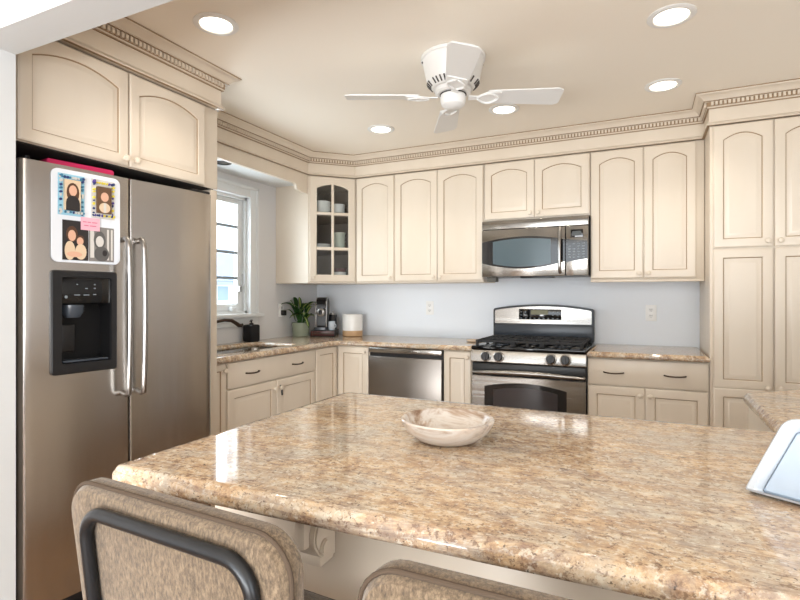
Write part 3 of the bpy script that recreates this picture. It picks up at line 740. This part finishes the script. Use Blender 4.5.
MB().prism([(x, curve(x,0)) for x in xs]+[(x, curve(x,1)) for x in reversed(xs)], 'y', -.4118, -.4095).build('window', blackgloss, md)
xs = [1.824+(2.235-1.824)*k/n for k in range(n+1)]
MB().prism([(x, curve(x,0)+.014) for x in xs]+[(x, curve(x,1)-.014) for x in reversed(xs)], 'y', -.4124, -.4119).build('window_mesh', mwglass, md)
pts = [(2.300,-.408,1.735),(2.300,-.435,1.738),(2.300,-.446,1.72)]+[(2.300,-.447-.012*sin(pi*k/10),1.72-.275*k/10) for k in range(1,10)]+[(2.300,-.446,1.445),(2.300,-.435,1.428),(2.300,-.408,1.431)]
MB().tube(pts, .011, 12).build('handle', nickel, md)
m = MB().prism([(DX+.003,1.500),(MX1-.004,1.522),(MX1-.004,1.642),(DX+.003,1.657)], 'y', -.4118, -.4095)
for r_ in range(6):
    for c_ in range(4):
        if random.random() < .9: m.box(2.352+.03*c_,2.368+.03*c_,-.4122,-.411,1.530+.0185*r_,1.537+.0185*r_,0,1)
m.build('keypad', [blackgloss, keym], mc)
MB().box(2.368,2.448,-.4118,-.4095,1.668,1.722,.001).build('display', blackgloss, mc)
MB().box(2.378,2.438,-.4124,-.4119,1.680,1.710).build('digit_area', mat('dim_display',(40,46,44),.2), mc)
m = MB().box(1.76,1.83,-.34,-.27,1.372,1.4075,.003); m.build('light_housing', mat('grey_brown_plastic',(96,92,82),.5), t)
MB().box(2.02,2.25,-.395,-.30,1.394,1.4075,.002).build('grease_filter', graymetal, t)

# ================================================================== OUTLETS
def outlet(label, T):
    o = MB().box(-.0355,.0355,-.006,-.0005,-.058,.058,.003)
    t = thing('outlet', label, 'outlet', T.translation, T.to_euler().z, 'white wall outlets')
    p = o.build('cover_plate', mat('outlet_white',(246,246,244),.35), t, local=True)
    m = MB()
    for z in (.022,-.022): m.prism(rrect(-.016,.016,z-.014,z+.014,.008,4), 'y', -.0075, -.006)
    m.build('receptacle', white, t, local=True)
    m = MB()
    for z in (.022,-.022):
        for x_ in (-.006,.006): m.box(x_-.0014,x_+.0014,-.0079,-.0074,z-.002,z+.007)
        m.box(-.002,.002,-.0079,-.0074,z-.010,z-.006)
    m.build('slot', black, t, local=True)
    return t
outlet('white wall outlet on the backsplash above the dishwasher', Matrix.Translation((1.162,0,1.164)))
tt = outlet('white wall outlet with a dark centre, between range and pantry', Matrix.Translation((2.868,0,1.145)))
outlet('white wall outlet with a black plug, behind the potted plant', Matrix.Translation((0,-.54,1.146)) @ Matrix.Rotation(pi/2, 4, 'Z'))
tag(MB().box(.0085,.05,-.555,-.525,1.10,1.145,.006).build('power_plug', black), 'black plug in the outlet behind the plant', 'plug')

# ================================================================== THINGS ON THE BACK COUNTER
CT = .9147
t = thing('potted_plant', 'variegated leafy plant in a sage green pot in the counter corner', 'plant', (.105,-.40,CT))
MB().lathe([(.002,0),(.066,0),(.070,.004),(.078,.115),(.078,.120),(.072,.120),(.070,.108),(.002,.106)], 32, (.105,-.40,CT)).build('pot', sage, t)
MB().lathe([(.002,.1065),(.069,.1065),(.05,.112),(.002,.114)], 24, (.105,-.40,CT)).build('soil', soilm, t)
lm = MB(); sm = MB(); rg = random.Random(11)
def leaf(root, tip, width, droop, pale):
    root, tip = Vector(root), Vector(tip); n = 8; d = tip-root; L = d.length
    side = d.cross(Vector((0,0,1))); side = side.normalized() if side.length > 1e-4 else Vector((1,0,0))
    rows = []
    for k in range(n+1):
        u = k/n; c = root+d*u+Vector((0,0,1))*droop*L*(4*u*(1-u)*.5-u*u*.4)
        w_ = width*sin(pi*min(1,u*.94+.05))**.75*(1-.25*u)
        up = side.cross(d).normalized()
        rows.append([c-side*w_+up*w_*.30, c-side*w_*.42+up*w_*.06, c-up*w_*.04, c+side*w_*.42+up*w_*.06, c+side*w_+up*w_*.30])
    b = bmesh.new(); V = [[b.verts.new(p) for p in r] for r in rows]
    for k in range(n):
        for j in range(4):
            f = b.faces.new((V[k][j],V[k][j+1],V[k+1][j+1],V[k+1][j])); f.material_index = 1 if (pale and j in (1,2) and 0 < k < n-1) else 0
    r = bmesh.ops.solidify(b, geom=b.faces[:], thickness=.0012)
    me = bpy.data.meshes.new('t'); b.to_mesh(me); b.free(); lm.bm.from_mesh(me); bpy.data.meshes.remove(me)
specs = []
for k in range(17):
    az = k*2.4+rg.uniform(-.3,.3); el = rg.uniform(.1,1.1); hgt = rg.uniform(.03,.12)
    specs.append((az, el, hgt, rg.uniform(.13,.185)))
for az, el, hgt, L in specs:
    b0 = Vector((.105+.018*cos(az), -.40+.018*sin(az), CT+.108)); b1 = b0+Vector((cos(az)*.03, sin(az)*.03, hgt))
    sm.tube([b0, (b0+b1)/2+Vector((0,0,.008)), b1], [.004,.0035,.0028], 6)
    tip = b1+Vector((cos(az)*cos(el), sin(az)*cos(el), sin(el)))*L
    tip.x = max(tip.x, .02)
    if tip.x > .16 and tip.y > -.40: tip.y = -.40-.25*(tip.y+.40)
    leaf(b1, tip, rg.uniform(.022,.032), .35, rg.random() < .6)
for root, tip, w_ in (((.13,-.46,1.16),(.02,-.57,1.215),.026),((.13,-.42,1.15),(.235,-.44,1.215),.026),((.15,-.46,1.10),(.19,-.44,1.025),.018),((.16,-.43,1.09),(.225,-.45,1.00),.019),((.14,-.47,1.10),(.12,-.58,1.09),.022),((.10,-.40,1.15),(.10,-.42,1.27),.02)):
    sm.tube([(.105,-.40,CT+.108), ((.105+root[0])/2,(-.40+root[1])/2,CT+.19), root], .003, 6); leaf(root, tip, w_, .25, True)
lm.build('foliage', [leafm, leafc], t); sm.build('stems', leafm, t)
# capsule drawer, coffee machine
CA = radians(25)
t = thing('capsule_drawer', 'dark red coffee capsule drawer under the coffee machine', 'drawer box', (.262,-.26,CT), CA)
MB().box(-.105,.105,-.13,.13,.0,.055,.003).build('case', black, t, local=True)
m = MB().box(-.101,.101,-.137,-.1305,.009,.050,.003); f_ = m.build('drawer_front', redwood, t, local=True)
m = MB()
for k in range(9): m.lathe([(.001,-.003),(.009,-.003),(.009,0),(.007,.003),(.001,.004)], 12, T=Matrix.Translation((-.084+.021*k,-.137,.030)) @ Matrix.Rotation(pi/2,4,'X'))
m.build('capsule_row', bronze, f_, local=True)
t = thing('coffee_machine', 'black and chrome capsule coffee machine on the capsule drawer', 'coffee machine', (.243,-.268,CT+.0555), CA)
w2 = .041
prof = [(-.10,.0),(.12,.0),(.12,.20),(.10,.25),(.05,.280),(-.02,.285),(-.07,.265),(-.095,.225),(-.10,.18),(-.06,.165),(-.055,.03),(-.10,.025)]
MB().prism(rounded(prof,[.004,.01,.03,.03,.03,.02,.02,.02,.012,.01,.01,.004],4), 'x', -w2, w2, .006).build('body', black, t, local=True)
m = MB()
for s_ in (-1,1):
    m.tube([(s_*(w2+.004),-.085,.03),(s_*(w2+.004),-.09,.19),(s_*(w2+.004),-.075,.25),(s_*(w2+.003),-.02,.283),(s_*(w2+.003),.05,.278),(s_*(w2+.003),.10,.245),(s_*(w2+.004),.115,.2),(s_*(w2+.004),.115,.03)], .006, 8)
m.build('side_frame', chrome, t, local=True)
m = MB().lathe([(.001,0),(.034,0),(.036,.008),(.026,.014),(.001,.014)], 24, T=Matrix.Translation((0,-.10,.155)) @ Matrix.Rotation(pi/2,4,'X')); m.build('badge_ring', nickel, t, local=True)
MB().tube([(0,-.09,.17),(0,-.115,.16),(0,-.118,.135)], [.018,.016,.012], 12).build('spout', black, t, local=True)
MB().prism(rrect(-.058,.058,-.125,-.045,.02,4), 'z', .002, .024, .003).build('drip_tray', charcoal, t, local=True)
t = thing('milk_frother', 'black milk frother with a steel lid behind the small cup', 'milk frother', (.305,-.196,CT+.0555), CA)
MB().lathe([(.001,.0),(.036,0),(.036,.125),(.033,.13),(.001,.13)], 24, (.305,-.196,CT+.0555)).build('jug', black, t)
MB().lathe([(.001,.1305),(.030,.1305),(.028,.142),(.008,.148),(.008,.160),(.001,.162)], 20, (.305,-.196,CT+.0555)).build('lid', nickel, t)
p = M[t].translation
t = thing('cup', 'small pale cup standing in front of the milk frother', 'cup', (.352,-.288,CT+.0555))
MB().lathe(cupp(.030,.075), 24, (.352,-.288,CT+.0555)).build('bowl', mat('pale_grey_glaze',(196,204,212),.25), t)
MB().tube([(.381+.016*sin(k*pi/6), -.288, CT+.0555+.018+.04*(k/6)) for k in range(7) for a_ in (0,)], .004, 8).build('handle', mat('pale_grey_glaze',(196,204,212),.25), t)
t = thing('canister', 'round white ceramic canister with a tan base band on the back counter', 'canister', (.505,-.19,CT))
MB().lathe([(.001,0),(.082,0),(.088,.004),(.089,.048),(.0885,.05)], 40, (.505,-.19,CT)).build('base_band', tanc, t)
MB().lathe([(.0885,.0502),(.090,.052),(.090,.186),(.088,.191),(.084,.191),(.083,.184),(.083,.06),(.002,.055)], 40, (.505,-.19,CT)).build('wall', ceramic, t)
t = thing('spoon_rest', 'round pale wooden spoon rest on the granite left of the range', 'spoon rest', (1.648,-.27,CT))
MB().lathe([(.001,0),(.055,0),(.066,.006),(.068,.014),(.064,.015),(.055,.009),(.001,.008)], 28, (1.648,-.27,CT)).build('dish', woodm, t)
MB().tube([(1.70,-.29,CT+.010),(1.723,-.30,CT+.011)], .008, 8).build('lip', woodm, t)

# ================================================================== PENINSULA ITEMS
bx, by = 2.389, -2.920
t = thing('marble_bowl', 'shallow veined cream marble bowl on the granite peninsula', 'bowl', (bx,by,.9145))
prof = [(.002,.0),(.056,.0),(.078,.009),(.100,.027),(.111,.046),(.113,.053),(.110,.056),(.103,.055),(.099,.048),(.087,.032),(.066,.019),(.033,.013),(.002,.012)]
MB().lathe(prof, 56, (bx,by,.9145)).build('shell', marble, t)
# white plastic tray propped on its long edge, leaning back
TA = math.atan2(-.50, .87)
t = thing('plastic_tray', 'white plastic tray with a raised rim propped up at the right edge of the peninsula', 'tray', (2.980,-3.012,.9145), TA)
lean = Matrix.Translation((0,.014,.003)) @ Matrix.Rotation(radians(-20), 4, 'X')
def tr_(d, y, db=None):
    db = d if db is None else db
    P = [(0+d*1.1,db),(.30-d,db),(.30-d,.140-d),(.046+d*.75,.140-d)]
    return [(p[0],y,p[1]) for p in rounded(P, [.004,.004,max(.004,.026-d),max(.004,.030-d)], 6)]
m = MB().loops([tr_(.004,.014), tr_(0,.010), tr_(0,-.010), tr_(.003,-.014), tr_(.012,-.014,.003), tr_(.016,-.010,.003), tr_(.020,.004,.004)], cap1=False)
m.build('rim', whiteplastic, t, local=True, T=lean)
MB().loops([tr_(.0205,.0045,.0045), tr_(.024,-.001,.008), tr_(.06,-.005,.02)], cap0=False).build('back_panel', tubbody, t, local=True, T=lean)
MB().prism([(.066,.0),(.084,.0),(.052,.085),(.040,.085)], 'x', .12, .20, .003).build('prop', whiteplastic, t, local=True)

# ================================================================== BAR STOOLS
def make_stool(cx, label):
    # origin under the seat centre; sitter faces +y (the counter); the back's rear face looks at -y
    t = thing('bar_stool', label, 'bar stool', (cx,-3.36,0), 0, 'tan upholstered bar stools')
    hw = .239
    # back cushion
    tilt = Matrix.Translation((0,-.165,.619)) @ Matrix.Rotation(radians(5), 4, 'X')
    def ring(d, y, z0=.02, z1=.345): return [(p[0],y,p[1]) for p in inset(rounded([(-hw+.02,z0),(hw-.02,z0),(hw,z1),(-hw,z1)],[.03,.03,.055,.055],7), d)]
    m = MB().loops([ring(.028,.024), ring(.010,.020), ring(.002,.012), ring(0,0), ring(.002,-.009), ring(.004,-.014), ring(.010,-.023), ring(.028,-.028)])
    bk = m.build('backrest', fabric, t, local=True, T=tilt)
    MB().tube(ring(.001,-.013), .0032, 8, closed=True).build('piping', piping_m, bk, local=True, T=tilt)
    # seat cushion
    def sr(d, z): return [(p[0],p[1],z) for p in inset(rounded([(-.215,-.175),(.215,-.175),(.225,.155),(-.225,.155)],[.04,.04,.08,.08],8), d)]
    m = MB().loops([sr(.02,.592), sr(.004,.598), sr(0,.615), sr(.001,.635), sr(.008,.650), sr(.03,.660), sr(.10,.664)])
    se = m.build('seat', fabric, t, local=True)
    MB().tube(sr(-.001,.640), .004, 8, closed=True).build('piping', piping_m, se, local=True)
    MB().prism([(p[0],p[1]) for p in sr(.03,0)], 'z', .580, .5915).build('seat_pan', graymetal, t, local=True)
    # tubular back frame
    def arc(c, r, a0, a1, n=7): return [(c[0]+r*cos(a0+(a1-a0)*k/n), c[1]+r*sin(a0+(a1-a0)*k/n)) for k in range(n+1)]
    w_, top, r = .176, .314, .045
    p2 = [(-w_+.012,-.03)]+arc((-w_+r,top-r),r,pi,pi/2)+arc((w_-r,top-r),r,pi/2,0)+[(w_-.012,-.03)]
    fr_ = [tilt @ Vector((x+.014,-.037,z)) for x,z in p2]
    MB().tube(fr_, .0105, 12).build('back_frame', graymetal, t, local=True)
    for sx in (-1,1):
        MB().tube([(sx*.168,-.207,.565),(sx*.19,-.225,.30),(sx*.215,-.25,.004)], .0115, 10).build('leg', graymetal, t, local=True)
        MB().tube([(sx*.17,.115,.580),(sx*.19,.125,.30),(sx*.215,.132,.004)], .0115, 10).build('leg', graymetal, t, local=True)
        MB().tube([(sx*.168,-.200,.572),(sx*.168,.0,.572),(sx*.17,.118,.574)], .010, 8).build('side_rail', graymetal, t, local=True)
    MB().tube([(-.200,.128,.19),(.200,.128,.19)], .010, 10).build('footrest', graymetal, t, local=True)
    return t
st0 = make_stool(2.198, 'tan upholstered bar stool at the left end of the peninsula')
st0.rotation_euler.z = radians(-3)
st1 = copy_tree(st0); st1.rotation_euler.z = 0; st1.location = (2.758,-3.378,0); st1['label'] = 'tan upholstered bar stool nearer the right, mostly cut off below the counter edge'

# ================================================================== CEILING FAN
FXc, FYc = 1.972, -1.70
t = thing('ceiling_fan', 'white four-blade ceiling fan mounted flush to the ceiling', 'ceiling fan', (FXc,FYc,2.20))
MB().lathe([(.001,-.002),(.158,-.002),(.158,-.016),(.150,-.02),(.147,-.04),(.128,-.125),(.120,-.135),(.100,-.155),(.001,-.155)], 48, (FXc,FYc,CE)).build('motor_housing', white, t)
m = MB()
for k in range(36):
    a_ = 2*pi*k/36
    if k % 6 == 5: continue
    m.tube([(FXc+.1285*cos(a_),FYc+.1285*sin(a_),CE-.128),(FXc+.1075*cos(a_),FYc+.1075*sin(a_),CE-.1495)], .0038, 6)
m.build('vent_slots', mat('vent_shadow_grey',(70,66,62),.6), t)
m = MB()
for k in (3.6,5.2,0.6): m.ball((FXc+.150*cos(k),FYc+.150*sin(k),CE-.026),.005)
m.build('screws', graymetal, t)
MB().lathe([(.001,-.156),(.088,-.156),(.088,-.176),(.080,-.182),(.001,-.182)], 40, (FXc,FYc,CE)).build('rotor', white, t)
MB().lathe([(.056,-.1825),(.061,-.187),(.062,-.212),(.057,-.234),(.040,-.248),(.001,-.252)], 40, (FXc,FYc,CE)).build('switch_cup', white, t)
MB().lathe([(.0635,-.1825),(.066,-.1845),(.0635,-.1868),(.059,-.1868),(.059,-.1825)], 40, (FXc,FYc,CE), ring=True).build('seam', graymetal, t)
for k in range(4):
    A = radians(24.5+90*k)
    B = Matrix.Translation((FXc,FYc,CE-.197)) @ Matrix.Rotation(A, 4, 'Z')
    m = MB()
    m.prism(rounded([(.075,-.018),(.12,-.014),(.16,-.045),(.235,-.050),(.235,.050),(.16,.045),(.12,.014),(.075,.018)],[0,.01,.02,.012,.012,.02,.01,0],3), 'z', -.004, .001, .001, T=Matrix.Rotation(radians(-12),4,'X'))
    for s_ in (-1,1): m.tube([Matrix.Rotation(radians(-12),4,'X') @ Vector((.12+.10*u, s_*(.006+.034*sin(u*pi)), -.007)) for u in [i/8 for i in range(9)]], .005, 6)
    br = m.build('blade_bracket', white, t, T=B)
    P_ = Matrix.Rotation(radians(-12), 4, 'X')
    ol_ = rounded([(.165,-.052),(.505,-.070),(.530,-.055),(.530,.055),(.505,.070),(.165,.052)],[.015,.02,.01,.01,.02,.015],4)
    MB().prism(ol_, 'z', .0012, .0075, .002, T=P_).build('blade', white, br, T=B)

# ================================================================== RECESSED LIGHTS
def can(x, y, label, on=True):
    t = thing('recessed_light', label, 'ceiling light', (x,y,CE-.006), 0, 'recessed ceiling lights')
    MB().lathe([(.066,-.0005),(.094,-.0005),(.094,-.004),(.082,-.008),(.070,-.008),(.066,-.004)], 40, (x,y,CE), ring=True).build('trim_ring', white, t)
    MB().lathe([(.001,-.0006),(.0655,-.0006),(.0655,-.003),(.001,-.0045)], 40, (x,y,CE)).build('lens', lens, t)
    l = bpy.data.lights.new('bulb', 'SPOT'); l.energy = CAN_POWER; l.color = CAN_COL; l.spot_size = radians(116); l.spot_blend = .7; l.shadow_soft_size = .03
    o = bpy.data.objects.new('bulb', l); COL.objects.link(o); o.parent = t; o.location = (0,0,-.035)
can(1.152,-2.434,'recessed ceiling light nearest the refrigerator'); can(2.925,-1.667,'recessed ceiling light near the top right corner, closest to the viewer')
can(2.918,-.888,'recessed ceiling light in front of the crown before the pantry'); can(2.028,-.904,'recessed ceiling light under the fan blade, in front of the microwave'); can(1.152,-.892,'recessed ceiling light near the glass corner cabinet')
t = thing('recessed_light', 'small unlit dark recessed light in the soffit over the window', 'ceiling light', (.20,-1.42,2.18))
MB().lathe([(.045,-.0005),(.058,-.0005),(.056,-.004),(.045,-.004)], 30, (.20,-1.42,2.185), ring=True).build('trim_ring', black, t)
MB().lathe([(.001,-.0006),(.0445,-.0006),(.0445,-.002),(.001,-.002)], 30, (.20,-1.42,2.185)).build('lens', blackgloss, t)

# ================================================================== OUTSIDE THE WINDOW
hx, hy = -12.0, 11.2
t = thing('house', 'pale neighbouring house with a grey roof seen through the kitchen window', 'house', (hx,hy,-2.5))
hw_ = mat('pale_siding', (214,220,226), .7); hr = mat('slate_roof', (150,166,188), .7)
MB().box(hx-5,hx,hy-3,hy+6,-2.5,1.85).build('wall', hw_, t)
MB().prism([(hx-5.4,1.85),(hx+.4,1.85),(hx-2.5,3.4)] , 'y', hy-3.3, hy+6.3).build('roof', hr, t)
for yy in (hy-1.6,hy-.2,hy+1.0,hy+2.2):
    wf = MB().box(hx+.001,hx+.05,yy-.35,yy+.35,1.05,1.70).build('window', trim_m, t); MB().box(hx+.051,hx+.06,yy-.28,yy+.28,1.10,1.65).build('pane', hr, wf)
sbox('ground', mat('pale_ground',(190,188,180),.9), (-40,-.16,-20,40,-2.6,-2.5))
